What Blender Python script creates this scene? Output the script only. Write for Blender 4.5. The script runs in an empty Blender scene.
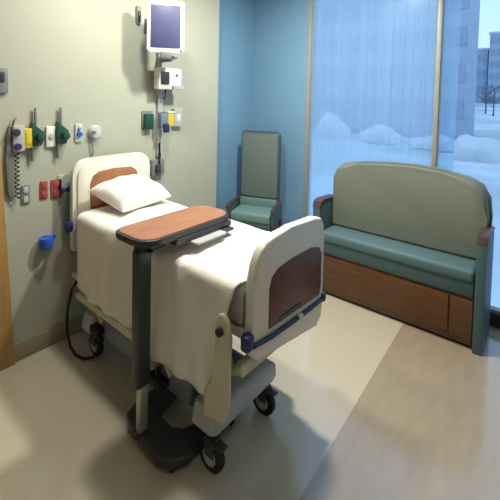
import bpy, bmesh, math, random
from mathutils import Vector, Matrix
random.seed(7)
S = bpy.context.scene
C = S.collection
PI = math.pi

# ------------------------------------------------------------------ materials
def lin(c):
    return tuple(((v/255)/12.92 if v/255 <= .04045 else ((v/255+.055)/1.055)**2.4) for v in c) + (1,)

def mat(name, rgb, rough=.5, metal=0, noise=None, bump=None, spec=.5, trans=0, alpha=1, coat=0, rgb2=None):
    m = bpy.data.materials.new(name); m.use_nodes = True
    nt = m.node_tree; b = nt.nodes['Principled BSDF']
    b.inputs['Base Color'].default_value = lin(rgb)
    b.inputs['Roughness'].default_value = rough
    b.inputs['Metallic'].default_value = metal
    b.inputs['Specular IOR Level'].default_value = spec
    b.inputs['Transmission Weight'].default_value = trans
    b.inputs['Coat Weight'].default_value = coat
    b.inputs['Alpha'].default_value = alpha
    tc = nt.nodes.new('ShaderNodeTexCoord')
    if noise:
        sc, amt = noise[0], noise[1]
        mp = nt.nodes.new('ShaderNodeMapping')
        mp.inputs['Scale'].default_value = noise[2] if len(noise) > 2 else (1, 1, 1)
        nt.links.new(tc.outputs['Object'], mp.inputs['Vector'])
        n = nt.nodes.new('ShaderNodeTexNoise'); n.inputs['Scale'].default_value = sc
        n.inputs['Detail'].default_value = 5
        nt.links.new(mp.outputs[0], n.inputs['Vector'])
        mx = nt.nodes.new('ShaderNodeMix'); mx.data_type = 'RGBA'
        c = lin(rgb)
        c2 = lin(rgb2) if rgb2 else tuple(v*(1-amt) for v in c[:3]) + (1,)
        mx.inputs[6].default_value = c; mx.inputs[7].default_value = c2
        cr = nt.nodes.new('ShaderNodeValToRGB')
        cr.color_ramp.elements[0].position = .35; cr.color_ramp.elements[1].position = .65
        nt.links.new(n.outputs[0], cr.inputs[0]); nt.links.new(cr.outputs[0], mx.inputs[0])
        nt.links.new(mx.outputs[2], b.inputs['Base Color'])
    if bump:
        n2 = nt.nodes.new('ShaderNodeTexNoise'); n2.inputs['Scale'].default_value = bump[0]
        nt.links.new(tc.outputs['Object'], n2.inputs['Vector'])
        bp = nt.nodes.new('ShaderNodeBump'); bp.inputs['Strength'].default_value = bump[1]
        bp.inputs['Distance'].default_value = .01
        nt.links.new(n2.outputs[0], bp.inputs['Height']); nt.links.new(bp.outputs[0], b.inputs['Normal'])
    return m

def emis(name, rgb, st):
    m = bpy.data.materials.new(name); m.use_nodes = True
    b = m.node_tree.nodes['Principled BSDF']
    b.inputs['Base Color'].default_value = lin(rgb)
    b.inputs['Emission Color'].default_value = lin(rgb)
    b.inputs['Emission Strength'].default_value = st
    return m

M = dict(
    wall=mat('green_beige_paint', (170,175,158), .6, noise=(1.5,.04), bump=(180,.05)),
    blue_wall=mat('teal_blue_paint', (112,154,186), .55, noise=(2,.05), bump=(160,.05)),
    ceiling=mat('ceiling_white', (215,212,200), .8, noise=(60,.06)),
    backwall=mat('plain_beige_paint', (150,148,138), .7, noise=(2,.04)),
    base=mat('baseboard_vinyl', (150,140,115), .5, noise=(8,.05)),
    darkbase=mat('dark_baseboard', (40,42,50), .5, noise=(8,.1)),
    doorwood=mat('maple_door', (176,138,82), .45, noise=(4,.2,(6,6,.5))),
    mullion=mat('tan_window_frame', (150,150,138), .45, noise=(12,.05)),
    cream=mat('cream_plastic', (226,224,210), .38, noise=(4,.03), coat=.2),
    ivory=mat('aged_ivory_plastic', (204,198,172), .42, noise=(4,.05)),
    cherry=mat('cherry_laminate', (160,108,72), .35, noise=(9,.22,(1,5,1))),
    redwood=mat('dark_cherry_laminate', (112,66,50), .35, noise=(8,.25,(1,1,6))),
    topwood=mat('table_wood_laminate', (160,114,86), .5, noise=(7,.2,(5,1,1)), spec=.3),
    bumper=mat('navy_bumper', (34,50,84), .5, noise=(20,.1)),
    sheet=mat('white_cotton', (232,228,218), .85, noise=(6,.03), bump=(25,.25)),
    pillow=mat('pillow_cotton', (240,236,234), .85, noise=(6,.02), bump=(14,.35)),
    mattress=mat('mattress_vinyl', (180,180,172), .6, noise=(6,.05)),
    black=mat('black_rubber', (22,22,26), .6, noise=(20,.2)),
    darkmetal=mat('dark_grey_enamel', (66,70,74), .4, noise=(10,.08), metal=.2),
    charcoal=mat('charcoal_plastic', (50,54,58), .38, noise=(10,.1)),
    steel=mat('brushed_steel', (190,186,170), .35, metal=.5, noise=(30,.08,(8,8,1))),
    grey=mat('grey_plastic', (120,124,122), .5, noise=(10,.06)),
    bluegrey=mat('blue_grey_enamel', (112,124,138), .4, noise=(8,.08)),
    lowgrey=mat('pale_grey_enamel', (176,180,180), .4, noise=(8,.05)),
    white=mat('white_plastic', (226,226,220), .4, noise=(10,.03)),
    screen=mat('dim_blue_screen', (74,82,122), .45, noise=(3,.25)),
    yellow=mat('yellow_plastic', (212,186,38), .5, noise=(10,.08)),
    green=mat('green_fitting', (22,74,60), .45, noise=(14,.2)),
    red=mat('red_outlet', (160,70,66), .5, noise=(10,.1)),
    blue=mat('bright_blue_plastic', (36,92,200), .45, noise=(14,.15)),
    navy=mat('navy_fitting', (36,44,104), .5, noise=(14,.15)),
    paleblue=mat('pale_blue_plastic', (128,166,206), .4, noise=(14,.08)),
    clear=mat('clear_plastic', (214,222,224), .3, trans=.3, noise=(9,.03)),
    olive=mat('olive_upholstery', (116,124,112), .8, noise=(60,.08), bump=(220,.2)),
    teal=mat('teal_upholstery', (84,114,122), .6, noise=(50,.1), bump=(200,.15)),
    tealarm=mat('dark_teal_laminate', (62,88,92), .5, noise=(30,.08)),
    chairgrey=mat('grey_green_upholstery', (96,112,108), .7, noise=(60,.08), bump=(200,.15)),
    chairteal=mat('pale_teal_upholstery', (100,134,134), .65, noise=(50,.08)),
    sofawood=mat('walnut_drawer_front', (98,64,34), .45, noise=(6,.3,(1,1,7))),
    armwood=mat('arm_cap_wood', (82,62,64), .4, noise=(8,.2,(4,1,1))),
    snow=mat('snow_ground', (228,236,240), .9, noise=(.15,.35)),
    bark=mat('bare_tree_bark', (108,116,134), .9, noise=(6,.2)),
    towerwall=mat('grey_tower_wall', (168,182,200), .8, noise=(1,.1)),
    towerpane=mat('tower_window_glass', (148,164,188), .3, noise=(1,.1)),
    roof=mat('snowy_flat_roof', (200,208,222), .8, noise=(1,.1)),
    lamp=emis('lamp_diffuser', (255,236,196), 4),
)

# two-tone vinyl floor, streaky sheet vinyl beyond a straight joint
def floor_material():
    m = bpy.data.materials.new('two_tone_sheet_vinyl'); m.use_nodes = True
    nt = m.node_tree; b = nt.nodes['Principled BSDF']; L = nt.links.new
    tc = nt.nodes.new('ShaderNodeTexCoord'); sp = nt.nodes.new('ShaderNodeSeparateXYZ')
    L(tc.outputs['Object'], sp.inputs[0])
    def math_(op, a, c=None):
        n = nt.nodes.new('ShaderNodeMath'); n.operation = op
        if isinstance(a, (int, float)): n.inputs[0].default_value = a
        else: L(a, n.inputs[0])
        if c is not None:
            if isinstance(c, (int, float)): n.inputs[1].default_value = c
            else: L(c, n.inputs[1])
        return n.outputs[0]
    lineX = math_('ADD', sp.outputs[0], math_('MULTIPLY', sp.outputs[1], .042))
    step = math_('GREATER_THAN', lineX, 2.281)
    mp = nt.nodes.new('ShaderNodeMapping'); mp.inputs['Scale'].default_value = (5, 1.2, 1)
    L(tc.outputs['Object'], mp.inputs['Vector'])
    n = nt.nodes.new('ShaderNodeTexNoise'); n.inputs['Scale'].default_value = 3; n.inputs['Detail'].default_value = 6
    L(mp.outputs[0], n.inputs['Vector'])
    n2 = nt.nodes.new('ShaderNodeTexNoise'); n2.inputs['Scale'].default_value = 90
    L(tc.outputs['Object'], n2.inputs['Vector'])
    def mix(f, a, c):
        x = nt.nodes.new('ShaderNodeMix'); x.data_type = 'RGBA'
        if isinstance(f, float): x.inputs[0].default_value = f
        else: L(f, x.inputs[0])
        for k, v in ((6, a), (7, c)):
            if isinstance(v, tuple): x.inputs[k].default_value = v
            else: L(v, x.inputs[k])
        return x.outputs[2]
    pale = mix(n2.outputs[0], lin((200,192,172)), lin((188,179,158)))
    dark = mix(n.outputs[0], lin((172,158,136)), lin((150,136,116)))
    L(mix(step, pale, dark), b.inputs['Base Color'])
    b.inputs['Roughness'].default_value = .17
    b.inputs['Specular IOR Level'].default_value = .9
    b.inputs['Coat Weight'].default_value = .6; b.inputs['Coat Roughness'].default_value = .12
    bp = nt.nodes.new('ShaderNodeBump'); bp.inputs['Strength'].default_value = .03
    L(n2.outputs[0], bp.inputs['Height']); L(bp.outputs[0], b.inputs['Normal'])
    return m
M['floor'] = floor_material()

def sheer_material():
    m = bpy.data.materials.new('sheer_window_film'); m.use_nodes = True
    nt = m.node_tree; nt.nodes.clear(); L = nt.links.new
    out = nt.nodes.new('ShaderNodeOutputMaterial')
    tr = nt.nodes.new('ShaderNodeBsdfTransparent'); tr.inputs[0].default_value = (.86,.95,1,1)
    tl = nt.nodes.new('ShaderNodeBsdfTranslucent'); tl.inputs[0].default_value = (.58,.78,.96,1)
    df = nt.nodes.new('ShaderNodeBsdfDiffuse'); df.inputs[0].default_value = (.52,.70,.88,1)
    m1 = nt.nodes.new('ShaderNodeMixShader'); m1.inputs[0].default_value = .3
    L(tl.outputs[0], m1.inputs[1]); L(df.outputs[0], m1.inputs[2])
    m2 = nt.nodes.new('ShaderNodeMixShader')
    tc = nt.nodes.new('ShaderNodeTexCoord'); mp = nt.nodes.new('ShaderNodeMapping')
    mp.inputs['Scale'].default_value = (6, 1, .25)
    n = nt.nodes.new('ShaderNodeTexNoise'); n.inputs['Scale'].default_value = 2
    mr = nt.nodes.new('ShaderNodeMapRange'); mr.inputs[3].default_value = .42; mr.inputs[4].default_value = .62
    L(tc.outputs['Object'], mp.inputs[0]); L(mp.outputs[0], n.inputs['Vector']); L(n.outputs[0], mr.inputs[0])
    L(mr.outputs[0], m2.inputs[0])
    L(m1.outputs[0], m2.inputs[1]); L(tr.outputs[0], m2.inputs[2]); L(m2.outputs[0], out.inputs[0])
    return m
M['sheer'] = sheer_material()
def glass_material():
    m = bpy.data.materials.new('window_glass'); m.use_nodes = True
    nt = m.node_tree; nt.nodes.clear(); L = nt.links.new
    out = nt.nodes.new('ShaderNodeOutputMaterial')
    tr = nt.nodes.new('ShaderNodeBsdfTransparent'); tr.inputs[0].default_value = (.86,.92,1,1)
    gl = nt.nodes.new('ShaderNodeBsdfGlossy'); gl.inputs['Roughness'].default_value = .25
    m2 = nt.nodes.new('ShaderNodeMixShader'); m2.inputs[0].default_value = .02
    L(tr.outputs[0], m2.inputs[1]); L(gl.outputs[0], m2.inputs[2]); L(m2.outputs[0], out.inputs[0])
    return m
M['glass'] = glass_material()

# ------------------------------------------------------------------ mesh helpers
class MB:
    def __init__(s, off=(0,0,0)): s.bm = bmesh.new(); s.off = Vector(off)
    def box(s, a, b, bev=0, seg=2, rot=None):
        a, b = Vector(a), Vector(b); c = (a+b)/2; d = b-a
        r = bmesh.ops.create_cube(s.bm, size=1)
        vs = r['verts']
        for v in vs: v.co = Vector((v.co.x*d.x, v.co.y*d.y, v.co.z*d.z))
        if bev:
            es = list({e for v in vs for e in v.link_edges})
            rr = bmesh.ops.bevel(s.bm, geom=es, offset=bev, segments=seg, profile=.5, affect='EDGES', clamp_overlap=True)
            vs = list({v for f in rr['faces'] for v in f.verts} | {v for v in vs if v.is_valid})
            # all verts connected
            seen = set(vs); st = list(vs)
            while st:
                v = st.pop()
                for e in v.link_edges:
                    w = e.other_vert(v)
                    if w not in seen: seen.add(w); st.append(w)
            vs = list(seen)
        for v in vs:
            co = v.co
            if rot is not None: co = rot @ co
            v.co = co + c
        return s
    def prism(s, pts, d0, d1, axis='x', bev=0, seg=2):
        """outline pts in the two other axes, extruded from d0 to d1"""
        def P(u, v, w):
            return {'x': (w,u,v), 'y': (u,w,v), 'z': (u,v,w)}[axis]
        va = [s.bm.verts.new(P(u, v, d0)) for u, v in pts]
        vb = [s.bm.verts.new(P(u, v, d1)) for u, v in pts]
        n = len(pts)
        fa = s.bm.faces.new(va); fb = s.bm.faces.new(vb[::-1])
        for i in range(n):
            s.bm.faces.new((va[i], vb[i], vb[(i+1) % n], va[(i+1) % n]))
        if bev:
            es = list(set(fa.edges) | set(fb.edges))
            bmesh.ops.bevel(s.bm, geom=es, offset=bev, segments=seg, profile=.5, affect='EDGES', clamp_overlap=True)
        return s
    def tube(s, pts, r, n=10, cap=True, radii=None):
        pts = [Vector(p) for p in pts]; rings = []
        up = Vector((0,0,1))
        for i, p in enumerate(pts):
            t = (pts[min(i+1, len(pts)-1)] - pts[max(i-1, 0)]).normalized()
            a = t.cross(up)
            if a.length < 1e-3: a = t.cross(Vector((1,0,0)))
            a.normalize(); b = t.cross(a)
            rr = radii[i] if radii else r
            rings.append([s.bm.verts.new(p + a*math.cos(2*PI*k/n)*rr + b*math.sin(2*PI*k/n)*rr) for k in range(n)])
        for i in range(len(rings)-1):
            for k in range(n):
                s.bm.faces.new((rings[i][k], rings[i][(k+1) % n], rings[i+1][(k+1) % n], rings[i+1][k]))
        if cap: s.bm.faces.new(rings[0][::-1]); s.bm.faces.new(rings[-1])
        return s
    def lathe(s, prof, c, axis='z', n=20):
        """prof = (radius, height) pairs around an axis through c"""
        c = Vector(c); rings = []
        for r, h in prof:
            ring = []
            for k in range(n):
                a = 2*PI*k/n; u, v = r*math.cos(a), r*math.sin(a)
                ring.append(s.bm.verts.new(c + Vector({'z': (u,v,h), 'x': (h,u,v), 'y': (u,h,v)}[axis])))
            rings.append(ring)
        for i in range(len(rings)-1):
            for k in range(n):
                s.bm.faces.new((rings[i][k], rings[i][(k+1) % n], rings[i+1][(k+1) % n], rings[i+1][k]))
        s.bm.faces.new(rings[0][::-1]); s.bm.faces.new(rings[-1])
        return s
    def build(s, name, m, parent=None, smooth=True, sub=0):
        bmesh.ops.recalc_face_normals(s.bm, faces=s.bm.faces)
        for v in s.bm.verts: v.co -= s.off
        me = bpy.data.meshes.new(name); s.bm.to_mesh(me); s.bm.free()
        if smooth:
            for p in me.polygons: p.use_smooth = True
            me.set_sharp_from_angle(angle=math.radians(38))
        me.materials.append(m)
        o = bpy.data.objects.new(name, me); C.objects.link(o)
        if parent: o.parent = parent
        if sub:
            md = o.modifiers.new('sub', 'SUBSURF'); md.levels = sub; md.render_levels = sub
        return o

def rrect(u0, v0, u1, v1, r, n=6, corners=(1,1,1,1)):
    """rounded outline, corners order: (u1,v0) (u1,v1) (u0,v1) (u0,v0)"""
    pts = []
    rs = r if isinstance(r, (tuple, list)) else [r*c for c in corners]
    cs = [(u1, v0, -PI/2, rs[0]), (u1, v1, 0, rs[1]), (u0, v1, PI/2, rs[2]), (u0, v0, PI, rs[3])]
    for i, (u, v, a, q) in enumerate(cs):
        if q <= 0: pts.append((u, v)); continue
        cu = u - q if u == u1 else u + q
        cv = v - q if v == v1 else v + q
        for k in range(n+1):
            t = a + PI/2*k/n
            pts.append((cu + q*math.cos(t), cv + q*math.sin(t)))
    return pts

def tag(o, label=None, cat=None, group=None, kind=None):
    if label: o['label'] = label
    if cat: o['category'] = cat
    if group: o['group'] = group
    if kind: o['kind'] = kind
    return o
def thing(name, label, cat, loc, rz=0, group=None):
    o = bpy.data.objects.new(name, None); C.objects.link(o)
    o.empty_display_size = .1
    o.location = loc; o.rotation_euler = (0,0,rz)
    return tag(o, label, cat, group)
def struct(name, mb, m, label=None, parent=None):
    o = mb.build(name, m, parent)
    if parent is None: o['kind'] = 'structure'
    if label: o['label'] = label
    return o
def copy_tree(o, parent=None):
    c = o.copy(); C.objects.link(c); c.parent = parent
    for ch in [x for x in bpy.data.objects if x.parent == o]: copy_tree(ch, c)
    return c

# ------------------------------------------------------------------ the room
X1, Y0, Y1, H = 5.0, -3.4, 2.35, 3.75
RX = -.13                                   # recessed strip of wall beside the window
struct('floor', MB().box((RX-.15, Y0-.15, -.1), (X1+.15, Y1+.12, 0)), M['floor'], 'beige sheet vinyl floor with a darker streaky field past a straight joint')
struct('ceiling', MB().box((RX-.15, Y0-.15, H), (X1+.15, Y1+.12, H+.1)), M['ceiling'], 'off-white ceiling')
struct('wall_head', MB().box((RX-.15, Y0, 0), (0, 1.50, H)), M['wall'], 'green-beige wall behind the bed headboard')
struct('wall_recess', MB().box((RX-.15, 1.50, 0), (RX, Y1, H)), M['blue_wall'], 'narrow set-back strip of blue wall left of the armchair')
struct('wall_window', MB().box((RX-.15, Y1, 0), (.745, Y1+.12, H)).box((.745, Y1, 0), (X1, Y1+.12, .10)).box((.745, Y1, H-.08), (X1, Y1+.12, H)).box((4.5, Y1, .1), (X1, Y1+.12, H-.08)), M['blue_wall'], 'blue wall between room corner and window')
struct('wall_back', MB().box((RX-.15, Y0-.15, 0), (X1+.15, Y0, H)), M['backwall'])
struct('wall_right', MB().box((X1, Y0, 0), (X1+.15, Y1, H)), M['backwall'])
struct('baseboard_head', MB().box((0, -.80, 0), (.012, 1.50, .15), .004), M['base'], 'grey-beige vinyl baseboard under the bed wall')
struct('baseboard_window', MB().box((RX, Y1-.012, 0), (.745, Y1, .15), .004).box((.745, Y1-.012, 0), (4.9, Y1, .13), .004), M['darkbase'], 'dark baseboard along the window wall')
# wooden door at the left edge of the frame, its stile set slightly out of plumb
d1 = struct('door_1', MB().prism([(-1.75, 0), (-.785, 0), (-.90, 2.2), (-1.75, 2.2)], .0, .03, 'x', .004), M['doorwood'], 'light brown wooden door leaf at the left edge')
MB().lathe([(.012,0),(.012,.03),(.03,.032),(.03,.05),(.012,.055)], (.03, -1.05, 1.2), 'x').build('door_handle', M['steel'], d1)
# windows: tan frames, glass, sheer film shade
def window(name, x0, x1, label, shade_end=None):
    z0, z1 = .10, H-.08
    w = MB()
    if name == 'window_1': w.box((x0, Y1-.005, z0), (x0+.045, Y1+.10, z1), .004)
    w.box((x1-.0, Y1-.005, z0), (x1+.045, Y1+.10, z1), .004)
    w.box((x0+.045, Y1+.02, z0), (x1, Y1+.10, z0+.05), .004)
    w.box((x0+.045, Y1+.02, z1-.05), (x1, Y1+.10, z1), .004)
    fr = struct(name, w, M['mullion'], label)
    MB().box((x0+.045, Y1+.055, z0+.05), (x1, Y1+.063, z1-.05)).build('window_pane', M['glass'], fr)
    # sheer shade with soft vertical folds
    b = MB(); n = 90; cols = []
    for i in range(n+1):
        x = x0+.05+((shade_end or x1-.005)-x0-.05)*i/n
        y = Y1+.030 + .007*math.sin(i*.9) + .004*math.sin(i*2.3+1)
        cols.append([b.bm.verts.new((x, y, z)) for z in (z0+.055, 1.3, 2.5, z1-.055)])
    for i in range(n):
        for k in range(3): b.bm.faces.new((cols[i][k], cols[i+1][k], cols[i+1][k+1], cols[i][k+1]))
    b.build('sheer_shade', M['sheer'], fr)
window('window_1', .745, 2.265, 'tall window with sheer shade behind the sofa, tan frame')
window('window_2', 2.266, 4.455, 'tall window at the right edge, snowy view and distant tower beyond', 2.47)

# ------------------------------------------------------------------ outside
def gz(y): return -4.5 + .058*max(0, y-2.4)
g = MB()
n = 40; rows = []
for j in range(n+1):
    row = []
    for i in range(n+1):
        x = -120 + 200*i/n; y = Y1 + .6 + 178*(j/n)**1.7
        z = gz(y) + (0 if j < 2 else .25*math.sin(x*.11+j)*math.cos(y*.07))
        row.append(g.bm.verts.new((x, y, z)))
    rows.append(row)
for j in range(n):
    for i in range(n): g.bm.faces.new((rows[j][i], rows[j][i+1], rows[j+1][i+1], rows[j+1][i]))
gs = g.build('snowy_ground', M['snow']); tag(gs, 'snow covered ground far below the window', 'ground', kind='structure')
def building(x, y, w, d, h, label, fl, cols, name='tower_block'):
    r = thing(name, label, 'building', (x, y, -4.6))
    MB().box((-w/2, 0, 0), (w/2, d, h), .05).build('wall', M['towerwall'], r)
    MB().box((-w/2-.2, -.2, h), (w/2+.2, d+.2, h+.5), .05).build('roof', M['roof'], r)
    for a in range(fl):
        for c in range(cols):
            wx = -w/2 + w*(c+.5)/cols; wz = h*(a+.5)/fl
            MB().box((wx-w/cols*.3, -.12, wz-h/fl*.25), (wx+w/cols*.3, .05, wz+h/fl*.25)).build('window', M['towerpane'], r)
building(-23.8, 42, 40, 3, 26, 'huge pale grey-blue building filling the view behind the sheer shade', 7, 14, 'office_block')
building(-7.5, 95, 3.4, 4, 20.5, 'distant tower on the skyline, outside at the right edge', 8, 3)
building(-11.4, 97, 3.4, 4, 17.4, 'lower distant building left of the skyline tower', 5, 3, 'distant_building')
def bare_tree(x, y, h, label, sd):
    rnd = random.Random(sd); r = thing('bare_tree', label, 'tree', (x, y, gz(y)-.1), 0, 'bare trees by the distant towers')
    MB().tube([(0,0,0),(.05,0,h*.5),(0,.1,h)], .1, 7, radii=[h*.03,h*.02,h*.006]).build('trunk', M['bark'], r)
    b = MB()
    for k in range(26):
        z = h*rnd.uniform(.3,.95); a = rnd.uniform(0,2*PI); l = h*.36*rnd.uniform(.5,1)
        p1 = Vector((math.cos(a)*l*.5, math.sin(a)*l*.5, z+l*.35)); p2 = Vector((math.cos(a)*l, math.sin(a)*l, z+l*.9))
        b.tube([(0,0,z), p1, p2], .03, 5, radii=[h*.01,h*.007,h*.002])
        for q in range(4):
            a2 = a+rnd.uniform(-1,1); m = l*.4
            b.tube([p1, p1+Vector((math.cos(a2)*m, math.sin(a2)*m, m*.8))], .02, 4, radii=[h*.005,h*.002])
    b.build('branches', M['bark'], r)
bare_tree(-5.0, 70, 4.6, 'bare tree directly under the distant skyline tower', 2)
bare_tree(-6.6, 74, 4.9, 'bare tree left of the skyline tower beside the huge building', 1)
for x, y, sx, sy, sz, lb in ((-1.9,34,1.7,1.2,1.8,'snow bank outside the right window'),(-5.6,37,2.2,1.5,1.1,'low snow bank outside left of the tan mullion'),(-11.2,38,2.2,1.6,1.5,'middle snow bank seen through the sofa window'),(-16.9,38,2.0,1.6,2.4,'highest snow bank seen through the sofa window')):
    b = MB(); bmesh.ops.create_icosphere(b.bm, subdivisions=4, radius=1)
    for v in b.bm.verts:
        q = 1+.12*math.sin(v.co.x*5+x)+.1*math.sin(v.co.y*7+v.co.z*4)
        v.co = Vector((v.co.x*sx*q, v.co.y*sy*q, max(-.15, v.co.z)*sz*q))
    o = b.build('snow_bank', M['snow']); o.location = (x, y, gz(y)); tag(o, lb, 'snow bank', 'ploughed snow banks outside')

hl = MB(); hp = [(-140,-4.6)] + [(-140+i*7, 11.0+2.2*math.sin(i*.8)+1.2*math.sin(i*2.1)) for i in range(41)] + [(140,-4.6)]
hl.prism(hp, 150, 170, 'y', .5)
ho = hl.build('wooded_hill', M['towerwall']); tag(ho, 'low grey-blue wooded hill on the horizon', 'hill', kind='structure')

# ------------------------------------------------------------------ hospital bed
BO = (1.1, 0, 0)
BR = -.021
bed = thing('hospital_bed', 'adjustable cream hospital bed with cherry inlaid headboard and footboard', 'bed', (1.1, -.02, 0), BR)
def BM_(): return MB(BO)
# headboard
hb = BM_().prism(rrect(-.375, .80, .395, 1.585, (.03,.13,.13,.03), 8), .085, .135, 'x', .012, 3).build('headboard', M['cream'], bed)
BM_().prism(rrect(-.335, .86, .355, 1.545, (.02,.11,.11,.02), 8), .133, .150, 'x', .008, 2).build('raised_frame', M['cream'], hb)
BM_().prism([(-.225,1.00),(.245,1.00),(.25,1.36),(.225,1.43),(.17,1.465),(0,1.475),(-.15,1.465),(-.205,1.43),(-.23,1.36)], .148, .158, 'x', .003).build('wood_inlay', M['cherry'], hb)
for yb in (-.2,.14): BM_().box((.10,yb,.62),(.15,yb+.06,.85),.008).build('mounting_bracket', M['grey'], hb)
# blue roller bumper at the head corner
for s_ in (-1, 1):
    BM_().lathe([(.0,-.045),(.028,-.04),(.034,-.02),(.034,.02),(.028,.04),(.0,.045)], (.13, s_*.405, 1.03), 'z', 14).build('corner_bumper', M['navy'], bed)
# footboard
fb = BM_().prism([(-.30,.745),(.30,.655),(.375,.69),(.392,.78),(.392,1.24),(.375,1.33),(.34,1.375),(.27,1.395),(0,1.402),(-.15,1.396),(-.24,1.375),(-.295,1.335),(-.328,1.27),(-.345,1.16),(-.36,.85),(-.345,.785)], 2.035, 2.095, 'x', .014, 3).build('footboard', M['cream'], bed)
BM_().prism([(-.215,.885),(.33,.865),(.345,.92),(.345,1.14),(.31,1.19),(.22,1.215),(0,1.215),(-.14,1.20),(-.195,1.165),(-.215,1.11)], 2.093, 2.102, 'x', .003).build('wood_inlay', M['redwood'], fb)
BM_().tube([(2.10,-.35,.855),(2.106,-.2,.84),(2.108,0,.832),(2.106,.2,.826),(2.10,.36,.822)], .0145, 10).build('bumper_strip', M['bumper'], fb)
BM_().box((2.06,-.415,.845),(2.115,-.355,.93),.014).build('bumper_block', M['navy'], fb)
BM_().box((2.05,.365,.80),(2.115,.405,.86),.012).build('bumper_block', M['navy'], fb)
BM_().lathe([(.016,0),(.022,.012),(.02,.024),(.008,.028)], (2.10,.08,.835), 'x', 14).build('latch_knob', M['white'], fb)
BM_().prism(rrect(-.12,.885,.10,.912,.01), 2.10, 2.106, 'x').build('grip_slot', M['charcoal'], fb)
BM_().lathe([(.012,0),(.02,.01),(.02,.05),(.012,.06)], (2.06,.34,.635), 'z', 12).build('transport_peg', M['black'], fb)
# lying surface and frame rails
BM_().box((.18,-.36,.86),(2.03,.36,.915),.012).build('deck', M['ivory'], bed)
for s_ in (-1, 1):
    BM_().tube([(.16,s_*.37,.62),(.5,s_*.375,.60),(1.3,s_*.375,.60),(1.95,s_*.375,.66),(2.05,s_*.36,.72)], .026, 12).build('frame_rail', M['ivory'], bed)
BM_().box((2.0,-.37,.66),(2.045,.36,.74),.01).build('end_crossbar', M['ivory'], bed)
BM_().box((.12,-.37,.58),(.17,.36,.64),.01).build('end_crossbar', M['ivory'], bed)
for x in (.45, 1.0, 1.6):
    BM_().box((x,-.35,.60),(x+.05,.35,.87),.008).build('deck_support', M['ivory'], bed)
# lifting arms between base and frame
for s_ in (-1, 1):
    for (xa, xb) in ((.45,.95),(1.15,1.6)):
        BM_().tube([(xa,s_*.28,.30),((xa+xb)/2,s_*.28,.45),(xb,s_*.28,.60)], .024, 10).build('lift_arm', M['ivory'], bed)
BM_().tube([(.7,0,.34),(1.2,0,.56)], .04, 12).build('lift_motor', M['black'], bed)
BM_().box((.42,-.14,.32),(.72,.10,.46),.02).build('motor_housing', M['black'], bed)
# base
BM_().box((.36,-.30,.20),(1.74,-.24,.28),.01).box((.36,.14,.20),(1.74,.20,.28),.01).build('base_frame', M['bluegrey'], bed)
BM_().box((.5,-.355,.25),(1.62,-.305,.40),.015).build('base_side_cover', M['bluegrey'], bed)
BM_().prism([(-.41,.25),(-.37,.22),(.17,.24),(.21,.27),(.20,.35),(.10,.39),(-.26,.40),(-.385,.37)], 1.68, 1.87, 'x', .03, 3).build('base_foot_cover', M['lowgrey'], bed)
BM_().prism([(-.38,.22),(-.33,.19),(.18,.19),(.22,.22),(.20,.33),(.10,.38),(-.26,.38),(-.35,.34)], .28, .44, 'x', .025, 3).build('base_head_cover', M['lowgrey'], bed)
def castor(x, y, rz):
    c = BM_()
    c.box((x-.02,y-.035,.10),(x+.05,y-.027,.19),.003).box((x-.02,y+.027,.10),(x+.05,y+.035,.19),.003).box((x-.03,y-.035,.17),(x+.05,y+.035,.20),.006).tube([(x,y,.19),(x,y,.25)], .016, 10)
    o = c.build('castor', M['darkmetal'], bed)
    BM_().lathe([(.07,-.022),(.088,-.018),(.092,0),(.088,.018),(.07,.022)], (x+.01,y,.092), 'y', 24).build('wheel', M['black'], o)
    BM_().lathe([(.012,-.03),(.05,-.026),(.05,.026),(.012,.03)], (x+.01,y,.092), 'y', 18).build('hub', M['lowgrey'], o)
    BM_().box((x+.03,y-.03,.17),(x+.11,y+.03,.185),.006).build('brake_pedal', M['charcoal'], o)
castor(1.81, -.36, 0); castor(1.79, .15, 0); castor(.40, -.31, 0); castor(.40, .17, 0)
# side rails, lowered, at the foot end, both sides
def side_rail(s_):
    y0, y1 = sorted((s_*.425, s_*.455))
    dx = 0 if s_ < 0 else -.16
    r = BM_().prism([(px_+dx, pz_) for px_, pz_ in [(1.84,.40),(1.99,.43),(2.02,.52),(2.02,.90),(2.005,.99),(1.975,1.02),(1.94,1.01),(1.915,.94),(1.91,.62),(1.84,.54)]], y0, y1, 'y', .010, 3).build('side_rail', M['ivory'], bed)
    yy = sorted((s_*.38, s_*.45))
    BM_().box((1.94+dx,yy[0],.70),(1.99+dx,yy[1],.76),.008).build('rail_bracket', M['grey'], r)
    BM_().lathe([(.0,0),(.022,.0),(.022,.02),(.0,.024)], (1.965+dx, s_*.455 - (.024 if s_ < 0 else 0), .93), 'y', 14).build('rail_knob', M['black'], r)
    return r
side_rail(-1); side_rail(1)
BM_().prism([(.30,.475),(1.55,.475),(1.60,.50),(1.58,.535),(.32,.535),(.27,.505)], -.425, -.40, 'y', .008).build('lowered_head_rail', M['ivory'], bed)
BM_().prism([(.30,.475),(1.55,.475),(1.60,.50),(1.58,.535),(.32,.535),(.27,.505)], .40, .425, 'y', .008).build('lowered_head_rail', M['ivory'], bed)
for x in (.55, 1.10, 1.38):
    BM_().tube([(x,-.395,.60),(x+.03,-.40,.50),(x+.09,-.385,.40)], .016, 8).build('rail_link', M['ivory'], bed)
BM_().box((1.30,-.41,.415),(1.37,-.37,.465),.01).build('red_release', M['red'], bed)['label'] = 'red release pedal'
BM_().box((1.26,-.43,.28),(1.42,-.35,.33),.012).box((1.33,-.40,.32),(1.35,-.37,.42)).build('foot_pedal', M['black'], bed)
BM_().box((.50,-.42,.28),(.62,-.34,.34),.012).build('foot_pedal', M['black'], bed)
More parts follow.
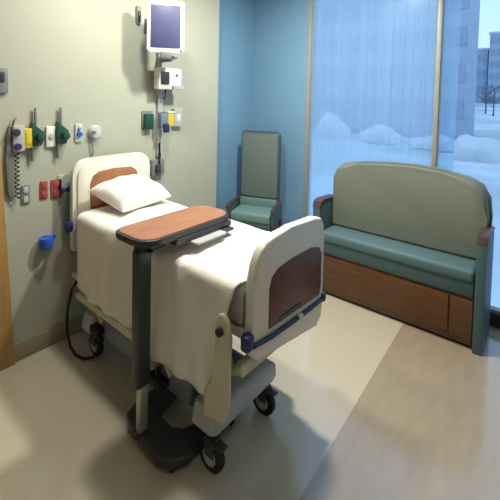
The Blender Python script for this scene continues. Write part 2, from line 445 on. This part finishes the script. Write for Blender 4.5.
# dark cable hanging from the head end to the floor
BM_().tube([(.2,-.33,.62),(.17,-.40,.50),(.155,-.43,.32),(.17,-.44,.15),(.23,-.44,.05),(.31,-.43,.013),(.40,-.41,.012),(.46,-.36,.03),(.47,-.30,.10),(.46,-.25,.22)], .012, 8).build('power_cable', M['black'], bed)

# mattress
mt = MB((1.1,0,.915)).prism(rrect(-.365, .917, .365, 1.148, .05, 6), .17, 2.02, 'x', .03, 3).build('mattress', M['mattress'])
mt.location = (1.1,-.02,.915); mt.rotation_euler = (0,0,BR); tag(mt, 'thick pale mattress under the white bedspread on the hospital bed', 'mattress')

# bedspread, draped over both long sides
def smooth(a, b, t):
    t = max(0, min(1, (t-a)/(b-a))); return t*t*(3-2*t)
x0_ = .26; b = MB((1.1,0,.915)); nu, nv = 110, 84; grid = []
rnd = random.Random(3); ph = [rnd.uniform(0, 6.28) for _ in range(12)]
for i in range(nu+1):
    u = i/nu; row = []
    for j in range(nv+1):
        v = j/nv*2-1                       # -1 hem left, 1 hem right
        xx = x0_+(2.0-x0_)*u; hemz = .565 - .075*smooth(.9, 1.35, xx)
        s_ = -1 if v < 0 else 1
        a = abs(v)
        x0, x1 = .258, 2.02
        ztop = 1.168
        if a < .48:
            t = a/.48
            y = s_*t*.345; z = ztop + .012*math.cos(t*PI/2); drop = 0
        elif a < .60:
            t = (a-.48)/.12
            y = s_*(.345 + .062*math.sin(t*PI/2)); z = ztop - .062*(1-math.cos(t*PI/2)); drop = 0
        else:
            t = (a-.60)/.40
            y = s_*(.407 + .018*t); z = 1.106 - (1.106-hemz)*t; drop = t
        # the hanging side draws back from the footboard, edge running down and headwards
        xe = x1 + .005 - .03*smooth(.4,.6,a) - drop*.17
        xs = x0 + .03*drop
        x = xs + (xe-xs)*u
        # folds
        w = .012*math.sin(x*9+ph[0]) + .010*math.sin(x*17+ph[1]+z*3) + .006*math.sin(x*31+ph[2])
        # broad diagonal tuck towards the foot corner
        w += .016*math.exp(-((x-(1.55+.35*(1.2-z)))/.06)**2) - .012*math.exp(-((x-(1.40+.35*(1.2-z)))/.05)**2)
        if drop > 0: y += s_*(w*(.35+drop) + .012*drop)
        z += (1-drop)*(.004*math.sin(x*7+y*9+ph[3]) + .003*math.sin(x*15-y*11+ph[4]) + .003*math.sin(y*23+x*4))
        if drop > .96: z += .006*math.sin(x*14+ph[5])
        row.append(b.bm.verts.new((x, y, z)))
    grid.append(row)
for i in range(nu):
    for j in range(nv): b.bm.faces.new((grid[i][j], grid[i+1][j], grid[i+1][j+1], grid[i][j+1]))
bs = b.build('bedspread', M['sheet']); bs.location = (1.1,-.02,.915); bs.rotation_euler = (0,0,BR)
md = bs.modifiers.new('thick', 'SOLIDIFY'); md.thickness = .006; md.offset = -1
tag(bs, 'white bedspread draped over the mattress and hanging down both sides', 'bedspread')

# pillow
b = MB(); nu, nv = 40, 48; top = {}; bot = {}
for i in range(nu+1):
    for j in range(nv+1):
        u, v = i/nu*2-1, j/nv*2-1
        u_, v_ = math.sin(u*PI/2), math.sin(v*PI/2)
        x = .225*u_*(1-.10*(1-v_*v_)*abs(u_)**3*1.0); y = .272*v_*(1-.07*(1-u_*u_)*abs(v_)**3)
        h = (max(0, 1-abs(u_)**3.4)**.5)*(max(0, 1-abs(v_)**3.6)**.5)
        cr_ = .006*math.sin(x*30+y*18)*h + .004*math.sin(y*41-x*15)*h + .0
        edge = i in (0, nu) or j in (0, nv)
        top[i,j] = b.bm.verts.new((x, y, .125*h+cr_))
        bot[i,j] = top[i,j] if edge else b.bm.verts.new((x, y, -.06*h))
for i in range(nu):
    for j in range(nv):
        b.bm.faces.new((top[i,j], top[i+1,j], top[i+1,j+1], top[i,j+1]))
        q = (bot[i,j], bot[i,j+1], bot[i+1,j+1], bot[i+1,j])
        if len(set(q)) == 4:
            try: b.bm.faces.new(q)
            except ValueError: pass
pw = b.build('pillow', M['pillow']); pw.location = (.392, .015, 1.275); pw.rotation_euler = (math.radians(1), math.radians(13), math.radians(7))
tag(pw, 'plump white pillow lying against the cherry headboard inlay', 'pillow')

# ------------------------------------------------------------------ overbed table
TO = (1.37,-.55,0)
tb = thing('overbed_table', 'rolling overbed table with wood top on grey column and looped base', 'table', TO)
def TM(): return MB(TO)
tp = TM().prism(rrect(1.14,-.64,1.49,.15,(.12,.13,.11,.08),8), 1.272, 1.31, 'z', .010, 3).build('table_top', M['charcoal'], tb)
TM().prism(rrect(1.157,-.623,1.473,.133,(.106,.116,.096,.068),8), 1.3095, 1.3145, 'z', .002).build('wood_surface', M['topwood'], tp)
TM().prism(rrect(1.25,-.30,1.565,-.02,.02,4), 1.222, 1.236, 'z', .004).build('pull_out_tray', M['lowgrey'], tb)
TM().prism(rrect(1.22,-.42,1.50,.10,.02,4), 1.238, 1.273, 'z', .004).build('tray_housing', M['charcoal'], tb)
TM().prism(rrect(1.30,-.02,1.545,.08,.02,4), 1.222, 1.236, 'z', .004).build('tray_side', M['charcoal'], tb)
TM().box((1.32,-.60,1.21),(1.41,-.42,1.273),.012).build('top_bracket', M['charcoal'], tb)
TM().prism(rrect(1.33,-.62,1.398,-.512,.022,4), .385, 1.225, 'z', .004).build('outer_column', M['darkmetal'], tb)
TM().prism(rrect(1.347,-.592,1.39,-.524,.014,4), .08, .42, 'z', .003).build('inner_column', M['steel'], tb)
TM().prism(rrect(1.335,-.615,1.395,-.525,.02,4), .07, .095, 'z', .004).build('column_collar', M['charcoal'], tb)
outer = [(min(a, 1.715), b_*.96+.012) for a, b_ in [(1.27,-.62),(1.58,-.655),(1.665,-.62),(1.715,-.53),(1.745,-.30),(1.75,-.14),(1.71,-.09),(1.66,-.09),(1.625,-.14),
         (1.605,-.34),(1.57,-.43),(1.50,-.475),(1.38,-.465),(1.31,-.40),(1.28,-.28),(1.27,.02),(1.245,.07),(1.19,.07),(1.165,.02),(1.15,-.28),(1.155,-.50),(1.19,-.59)]]
TM().prism(outer, .035, .095, 'z', .014, 3).build('base', M['charcoal'], tb)
for cx_, cy_ in ((1.22,-.52),(1.64,-.55),(1.69,-.10),(1.215,.02)):
    TM().lathe([(.015,-.016),(.03,-.013),(.032,0),(.03,.013),(.015,.016)], (cx_,cy_,.032), 'y', 16).build('wheel', M['black'], tb)
TM().box((1.41,-.57,1.225),(1.45,-.54,1.238),.004).build('height_lever', M['black'], tb)

# ------------------------------------------------------------------ sofa
SO = (2.05,2.0,0)
sofa = thing('sofa', 'teal two seat sofa with olive arched back and walnut drawer base', 'sofa', SO)
def SM(): return MB(SO)
SM().prism([(1.30,.70),(2.80,.70),(2.825,1.10),(2.81,1.26),(2.755,1.365),(2.66,1.42),(2.45,1.455),(2.15,1.475),(1.85,1.46),(1.58,1.43),(1.42,1.40),(1.345,1.355),(1.305,1.26)], 2.04, 2.17, 'y', .035, 4).build('back_cushion', M['olive'], sofa)
SM().prism([(1.29,.10),(2.83,.10),(2.845,1.10),(2.83,1.27),(2.765,1.385),(2.66,1.435),(2.45,1.47),(2.15,1.488),(1.85,1.475),(1.58,1.445),(1.41,1.415),(1.33,1.365),(1.29,1.26)], 2.165, 2.235, 'y', .03, 3).build('back_frame', M['olive'], sofa)
SM().box((1.31,1.775,.585),(2.78,2.10,.70),.035,3).build('seat_cushion', M['teal'], sofa)
SM().box((1.31,1.79,.455),(2.785,2.12,.60),.02,3).build('seat_platform', M['tealarm'], sofa)
SM().box((1.31,1.81,.03),(2.785,2.16,.455),.006).build('base_box', M['sofawood'], sofa)
SM().prism(rrect(1.33,.085,2.59,.43,.006,3), 1.792, 1.812, 'y', .004).build('drawer_front', M['sofawood'], sofa)
SM().prism(rrect(2.605,.085,2.78,.43,.006,3), 1.792, 1.812, 'y', .004).build('side_panel', M['sofawood'], sofa)
SM().box((1.33,1.84,.0),(2.77,2.14,.03)).build('plinth', M['black'], sofa)
def arm(x0, x1):
    a = SM().prism([(1.767,0),(1.83,0),(1.84,.04),(2.15,.04),(2.16,0),(2.22,0),(2.22,.93),(2.18,1.0),(1.86,1.02),(1.80,1.0),(1.768,.94)], x0, x1, 'x', .010, 2).build('arm', M['tealarm'], sofa)
    SM().prism([(1.775,.945),(1.80,1.005),(1.86,1.028),(2.17,1.008),(2.20,.98),(2.20,.995),(2.17,1.014),(1.86,1.034),(1.79,1.012),(1.768,.95)], x0-.006, x1+.006, 'x', .006, 2).build('arm_cap', M['armwood'], a)
arm(1.215, 1.30); arm(2.79, 2.865)

# ------------------------------------------------------------------ armchair in the corner
ch = thing('patient_armchair', 'high backed grey-green armchair standing in the room corner', 'armchair', (.31,1.93,0), math.radians(20))
w = .262
MB().prism(rrect(-w,.78,w,1.69,(.02,.05,.05,.02),6), .10, .16, 'y', .02, 3).build('backrest', M['tealarm'], ch)
MB().prism(rrect(-w+.02,.84,w-.02,1.665,(.02,.04,.04,.02),6), .075, .115, 'y', .015, 3).build('back_pad', M['chairgrey'], ch)
MB().box((-w,-.28,.60),(w,.12,.72),.035,3).build('seat', M['chairteal'], ch)
MB().prism([(-w+.01,.70),(w-.01,.70),(w-.015,.82),(-w+.015,.82)], .055, .11, 'y', .015, 2).build('lumbar_pad', M['chairteal'], ch)
MB().box((-w,-.27,.52),(w,.12,.61),.012).build('seat_frame', M['tealarm'], ch)
for s_ in (-1, 1):
    x0, x1 = sorted((s_*(w+.006), s_*(w+.045)))
    a = MB().prism([(-.27,.58),(.10,.58),(.12,.76),(.08,.79),(-.22,.79),(-.28,.75)], x0, x1, 'x', .012, 2).build('arm', M['tealarm'], ch)
    MB().prism([(-.30,.76),(-.22,.792),(.10,.792),(.12,.81),(-.22,.815),(-.31,.78)], x0-.004, x1+.004, 'x', .008, 2).build('arm_cap', M['armwood'], a)
    MB().box((x0,-.26,0),(x1,-.21,.58),.008).build('leg', M['armwood'], ch)
    MB().box((x0,.09,0),(x1,.14,.58),.008).build('leg', M['armwood'], ch)
MB().box((-w-.02,-.24,.10),(w+.02,-.21,.14),.006).build('stretcher', M['armwood'], ch)

# ------------------------------------------------------------------ monitor and its wall rail
rail = thing('equipment_rail', 'vertical grey equipment rail on the wall right of the headboard', 'wall rail', (0,.60,1.45))
RO = (0,.60,1.45)
MB(RO).prism(rrect(.572,1.49,.628,2.62,.01,3), 0, .035, 'x', .004).build('channel', M['lowgrey'], rail)
MB(RO).box((.035,.575,2.48),(.20,.625,2.54),.01).box((.16,.50,2.50),(.30,.60,2.53),.01).tube([(.24,.53,2.52),(.28,.48,2.515),(.31,.44,2.49)], .022, 12).build('swing_arm', M['grey'], rail)
MB(RO).box((.035,.565,1.90),(.06,.635,1.96),.006).box((.035,.565,2.24),(.06,.635,2.30),.006).build('clamp', M['charcoal'], rail)
yaw = math.atan2(-1.944-.42, 3.286-.33) + math.radians(3)
mon = thing('patient_monitor', 'white framed patient monitor with dim blue screen on a swing arm', 'monitor', (.33,.42,2.52), yaw)
MB().prism(rrect(-.17,.03,.175,.52,.025,5), -.03, .012, 'x', .012, 3).build('bezel', M['white'], mon)
sc_ = MB().prism(rrect(-.138,.075,.138,.475,.008,3), .010, .017, 'x', .002).build('screen', M['screen'], mon)
sc_['label'] = 'dim blue-grey display'
MB().box((-.09,-.12,.06),(-.028,.12,.46),.02).build('rear_housing', M['grey'], mon)
MB().box((-.06,-.05,-.03),(.02,.06,.04),.012).build('tilt_mount', M['grey'], mon)
MB().lathe([(.0,0),(.010,0),(.010,.006),(0,.008)], (.012,.145,.05), 'x', 12).build('power_button', M['red'], mon)
MB().box((-.045,-.195,.20),(-.005,-.168,.34),.008).build('side_module', M['charcoal'], mon)
# white module under the monitor
def wall_thing(name, label, cat, y, z, group=None): return thing(name, label, cat, (-.004,y,z), 0, group)
def WM(y, z): return MB((0,y,z))
t = wall_thing('vital_signs_module', 'white box with dark display on the rail below the monitor', 'medical device', .64, 2.20)
MB().prism(rrect(-.15,.0,.15,.22,.02,4), .062, .15, 'x', .010, 2).build('housing', M['white'], t)
MB().prism(rrect(-.125,.05,-.02,.18,.008,3), .149, .156, 'x', .002).build('display', M['charcoal'], t)
MB().prism(rrect(.02,.0,.17,.045,.01,3), .10, .17, 'x', .006).build('lower_tray', M['lowgrey'], t)
MB().lathe([(.0,0),(.014,0),(.014,.012),(0,.014)], (.15,.08,.15), 'x', 12).build('knob', M['grey'], t)
MB().tube([(.09,-.02,.0),(.11,-.03,-.06),(.07,-.02,-.10)], .009, 8).build('hanging_lead', M['navy'], t)
# cluster of holders lower on the rail
t = wall_thing('dark_green_holder', 'dark green holder left of the equipment rail', 'holder', .455, 1.79)
MB().prism(rrect(-.05,.0,.05,.16,.012,3), 0, .06, 'x', .006).build('case', M['green'], t)
MB().prism(rrect(-.065,.02,.065,.19,.012,3), 0, .02, 'x', .003).build('back_plate', M['grey'], t)
t = wall_thing('wall_holder', 'navy holder on the rail beside the yellow box', 'holder', .60, 1.76)
MB().prism(rrect(-.05,.04,.045,.19,.012,3), .062, .12, 'x', .006).build('case', M['bluegrey'], t)
MB().prism(rrect(-.03,.0,.03,.09,.012,3), .12, .15, 'x', .006).build('front_clip', M['navy'], t)
t = wall_thing('yellow_wall_box', 'small yellow box on the wall right of the equipment rail', 'box', .715, 1.81)
MB().prism(rrect(-.04,.0,.045,.14,.010,3), 0, .07, 'x', .006).build('case', M['yellow'], t)
MB().prism(rrect(-.04,.14,.045,.16,.006,3), 0, .075, 'x', .004).build('lid', M['white'], t)
t = wall_thing('wall_box', 'pale grey box on the wall just right of the small yellow box', 'box', .84, 1.80)
MB().prism(rrect(-.06,.0,.06,.20,.010,3), 0, .05, 'x', .006).build('case', M['lowgrey'], t)
MB().prism(rrect(-.025,.06,.025,.14,.02,4), .049, .053, 'x', .001).build('opening', M['white'], t)
t = wall_thing('rail_cable_box', 'small grey box with dark leads at the foot of the equipment rail', 'connector box', .575, 1.30)
MB().prism(rrect(-.08,.0,.08,.17,.012,3), 0, .05, 'x', .006).build('case', M['grey'], t)
MB().box((.05,-.04,.03),(.075,.02,.12),.006).build('plug', M['darkmetal'], t)
MB().tube([(.06,0,.12),(.05,.015,.22),(.05,.01,.34)], .012, 8).build('lead', M['black'], t)
t = wall_thing('call_cord_holder', 'narrow dark bracket on the wall left of the monitor', 'bracket', .335, 2.84)
MB().prism(rrect(-.022,.0,.022,.17,.01,3), 0, .03, 'x', .005).build('plate', M['grey'], t)
MB().box((.03,-.012,.02),(.05,.012,.12),.004).build('hook', M['charcoal'], t)

# ------------------------------------------------------------------ wall fittings left of the bed
t = wall_thing('wall_thermostat', 'grey rectangular thermostat high on the wall at the left edge', 'thermostat', -.862, 2.14)
MB().prism(rrect(-.055,0,.045,.19,.01,3), 0, .03, 'x', .005).build('case', M['grey'], t)
MB().prism(rrect(-.03,.08,.02,.16,.004,3), .029, .033, 'x', .001).build('display', M['charcoal'], t)
t = wall_thing('blood_pressure_gauge', 'wall blood pressure set with dark coiled cord below it', 'medical device', -.755, 1.64)
MB().prism(rrect(-.038,.05,.045,.25,.015,4), 0, .05, 'x', .006).build('plate', M['lowgrey'], t)
MB().lathe([(.0,0),(.028,0),(.028,.02),(.0,.024)], (.05,-.02,.20), 'x', 16).build('upper_dial', M['charcoal'], t)
MB().lathe([(.0,0),(.026,0),(.026,.02),(.0,.024)], (.05,-.01,.09), 'x', 16).build('lower_dial', M['navy'], t)
pts = []
for k in range(120):
    a = k*.55; z = .04-.36*k/119
    pts.append((.035+.014*math.cos(a), -.008+.014*math.sin(a), z))
MB().tube(pts, .005, 6).build('coiled_cord', M['black'], t)
t['label'] = 'pale wall blood pressure set with two dials and coiled cord'
t = wall_thing('pressure_cuff', 'long grey cuff hanging beside the wooden door', 'cuff', -.80, 1.33)
MB().prism([(-.03,.05),(-.01,0),(.012,.0),(.012,.08),(.006,.35),(.0,.52),(-.01,.56),(-.03,.5),(-.038,.3)], .0, .03, 'x', .008, 2).build('sleeve', M['grey'], t)
MB().tube([(.02,.01,.55),(.03,.02,.60),(.02,.04,.62)], .006, 6).build('hanger', M['charcoal'], t)
t = wall_thing('yellow_wall_unit', 'yellow square wall box next to the blood pressure set', 'box', -.685, 1.71)
MB().prism(rrect(-.035,0,.032,.155,.010,3), 0, .05, 'x', .006).build('case', M['yellow'], t)
MB().prism(rrect(-.022,.03,.02,.13,.006,3), .049, .054, 'x', .002).build('front_cover', M['yellow'], t)
def flowmeter(y, label):
    t = wall_thing('oxygen_flowmeter', label, 'flowmeter', y, 1.58, 'green flowmeters over the outlets')
    MB().prism([(-.05,.14),(.03,.14),(.055,.20),(.05,.25),(-.04,.33),(-.055,.26)], 0, .05, 'x', .008).build('green_body', M['green'], t)
    MB().lathe([(0,0),(.03,0),(.034,.02),(.028,.045),(0,.05)], (.05,.012,.21), 'x', 16).build('knob', M['green'], t)
    MB().lathe([(.010,0),(.013,.02),(.013,.10),(.020,.13),(.006,.14)], (.03,-.035,.02), 'z', 12).build('tube', M['grey'], t)
    MB().lathe([(.009,0),(.011,.02),(.011,.16),(.004,.17)], (.03,-.01,.28), 'z', 12).build('glass_column', M['grey'], t)
    return t
flowmeter(-.615, 'green oxygen flowmeter right beside the yellow wall box')
flowmeter(-.415, 'green oxygen flowmeter between white outlet plate and pale blue dial')
t = wall_thing('gas_outlet_plate', 'white gas outlet plate between the two green flowmeters', 'outlet', -.50, 1.70)
MB().prism(rrect(-.04,0,.04,.17,.01,3), 0, .025, 'x', .005).build('plate', M['white'], t)
MB().lathe([(0,0),(.022,0),(.022,.012),(0,.014)], (.025,0,.09), 'x', 16).build('socket', M['lowgrey'], t)
t = wall_thing('suction_dial', 'small pale blue suction dial on the headboard wall', 'dial', -.26, 1.73)
MB().prism(rrect(-.035,-.01,.03,.15,.012,3), 0, .02, 'x', .004).build('plate', M['clear'], t)
MB().lathe([(0,0),(.024,0),(.022,.02),(0,.022)], (.02,0,.06), 'x', 16).build('dial', M['blue'], t)
MB().lathe([(0,0),(.014,0),(.012,.02),(0,.022)], (.02,0,.11), 'x', 12).build('port', M['paleblue'], t)
t = wall_thing('suction_regulator', 'clear round suction regulator above the headboard', 'regulator', -.115, 1.74)
MB().lathe([(0,0),(.06,0),(.062,.03),(.05,.05),(0,.055)], (0,0,.06), 'x', 24).build('round_body', M['clear'], t)
MB().tube([(.03,-.03,.05),(.03,-.035,-.02),(.025,-.02,-.12),(.02,-.03,-.20)], .006, 6).build('tube', M['grey'], t)
MB().lathe([(0,0),(.018,0),(.016,.02),(0,.022)], (.05,-.03,.06), 'x', 12).build('knob', M['grey'], t)
# lower row of outlets
def outlet(name, y, z, hw, h, m, label, n=2, group=None):
    t = wall_thing(name, label, 'outlet', y, z, group)
    MB().prism(rrect(-hw,0,hw,h,.008,3), 0, .014, 'x', .003).build('plate', m, t)
    for k in range(n):
        zz = h*(k+.5)/n
        s = MB().prism(rrect(-hw*.55,zz-h*.16,hw*.55,zz+h*.16,.006,3), .013, .02, 'x', .002)
        s.build('socket', M['red'] if m is M['red'] else M['lowgrey'], t)
    return t
outlet('power_outlet', -.695, 1.26, .032, .15, M['grey'], 'grey duplex power outlet nearest the wooden door')
t = outlet('emergency_outlet', -.555, 1.27, .030, .15, M['red'], 'narrow red emergency outlet right of the grey duplex outlet', group='red emergency outlets')
t = outlet('emergency_outlet', -.455, 1.26, .043, .16, M['red'], 'wider red emergency outlet beside the plate with navy plugs', group='red emergency outlets')
t = wall_thing('socket_plate', 'grey socket plate with two navy plugs left of the headboard', 'outlet', -.385, 1.25)
MB().prism(rrect(-.055,0,.06,.20,.008,3), 0, .014, 'x', .003).build('plate', M['lowgrey'], t)
for dy in (-.025, .03):
    MB().lathe([(0,0),(.022,0),(.022,.03),(.012,.045),(0,.046)], (.014,dy,.07), 'x', 14).build('plug', M['navy'], t)
    MB().tube([(.05,dy,.07),(.06,dy+.005,.02),(.04,dy+.01,-.06),(.03,dy+.03,-.16)], .006, 6).build('lead', M['grey'], t)
t = wall_thing('blue_wall_cup', 'bright blue cup shaped holder low on the wall left of bed', 'holder', -.55, .86)
MB().lathe([(.022,0),(.045,.01),(.055,.07),(.05,.10),(.03,.09)], (.055,-.005,0), 'z', 18).build('cup', M['blue'], t)
MB().box((.0,-.035,.02),(.02,.035,.10),.005).build('bracket', M['navy'], t)
MB().tube([(.05,.03,.09),(.05,.055,.11),(.05,.06,.08)], .014, 8).build('spout', M['blue'], t)
t = wall_thing('wall_drain_box', 'shallow grey access box low on the wall beside bed head', 'wall box', -.345, .93)
MB().prism(rrect(-.05,0,.05,.12,.01,3), 0, .03, 'x', .004).build('case', M['base'], t)
MB().lathe([(0,0),(.018,0),(.018,.01),(0,.012)], (.03,0,.06), 'x', 14).build('port', M['grey'], t)

# ------------------------------------------------------------------ ceiling lights and one added fill
def ceiling_light(x, y, r, power, col, label, size=None, spread=None):
    t = thing('ceiling_light', label, 'ceiling light', (x,y,H-.03), 0, 'round ceiling lights')
    MB().lathe([(r,-.0),(r+.03,-.0),(r+.03,.028),(r,.028)], (0,0,0), 'z', 28).build('trim_ring', M['white'], t)
    MB().lathe([(0,.0),(r,.0),(r,.006),(0,.006)], (0,0,-.004), 'z', 28).build('diffuser', M['lamp'], t)
    ld = bpy.data.lights.new('lamp', 'AREA'); ld.shape = 'DISK'; ld.size = size or r*2; ld.energy = power; ld.color = col
    if spread: ld.spread = math.radians(spread)
    lo = bpy.data.objects.new('lamp', ld); C.objects.link(lo); lo.parent = t; lo.location = (0,0,-.02)
warm = (1,.94,.83)
ceiling_light(1.60, .90, .12, 105, warm, 'round warm ceiling light over the floor between bed and sofa')
ceiling_light(1.0, -.15, .12, 46, warm, 'round warm ceiling light over the near side of the bed')
ceiling_light(3.7, -1.2, .12, 9, warm, 'round warm fill light added out of view on the camera side')  # weak unseen fill lamp, added to brighten the camera side

# daylight outside
wd = bpy.data.worlds.new('overcast_winter_sky'); S.world = wd; wd.use_nodes = True
nt = wd.node_tree; bg = nt.nodes['Background']
tc = nt.nodes.new('ShaderNodeTexCoord'); sp = nt.nodes.new('ShaderNodeSeparateXYZ')
cr = nt.nodes.new('ShaderNodeValToRGB')
cr.color_ramp.elements[0].position = .0; cr.color_ramp.elements[0].color = (.64,.82,.96,1)
cr.color_ramp.elements[1].position = .5; cr.color_ramp.elements[1].color = (.44,.66,.88,1)
nt.links.new(tc.outputs['Generated'], sp.inputs[0]); nt.links.new(sp.outputs[2], cr.inputs[0])
nt.links.new(cr.outputs[0], bg.inputs[0]); bg.inputs[1].default_value = 1.5

# ------------------------------------------------------------------ camera
cd = bpy.data.cameras.new('camera'); cam = bpy.data.objects.new('camera', cd); C.objects.link(cam)
cd.sensor_width = 36; cd.lens = 385.453/500*36; cd.shift_y = -(250-111.791)/500; cd.clip_end = 500
y, t_, r_ = .678, -.048, .022
d = Vector((-math.sin(y)*math.cos(t_), math.cos(y)*math.cos(t_), math.sin(t_)))
right = Vector((math.cos(y), math.sin(y), 0)); up = right.cross(d)
r2 = right*math.cos(r_) + up*math.sin(r_); u2 = up*math.cos(r_) - right*math.sin(r_)
mm = Matrix((r2, u2, -d)).transposed().to_4x4(); mm.translation = (3.286,-1.944,2.18)
cam.matrix_world = mm
S.camera = cam
S.view_settings.view_transform = 'Standard'; S.view_settings.look = 'None'
S.view_settings.gamma = 1; S.view_settings.exposure = 0
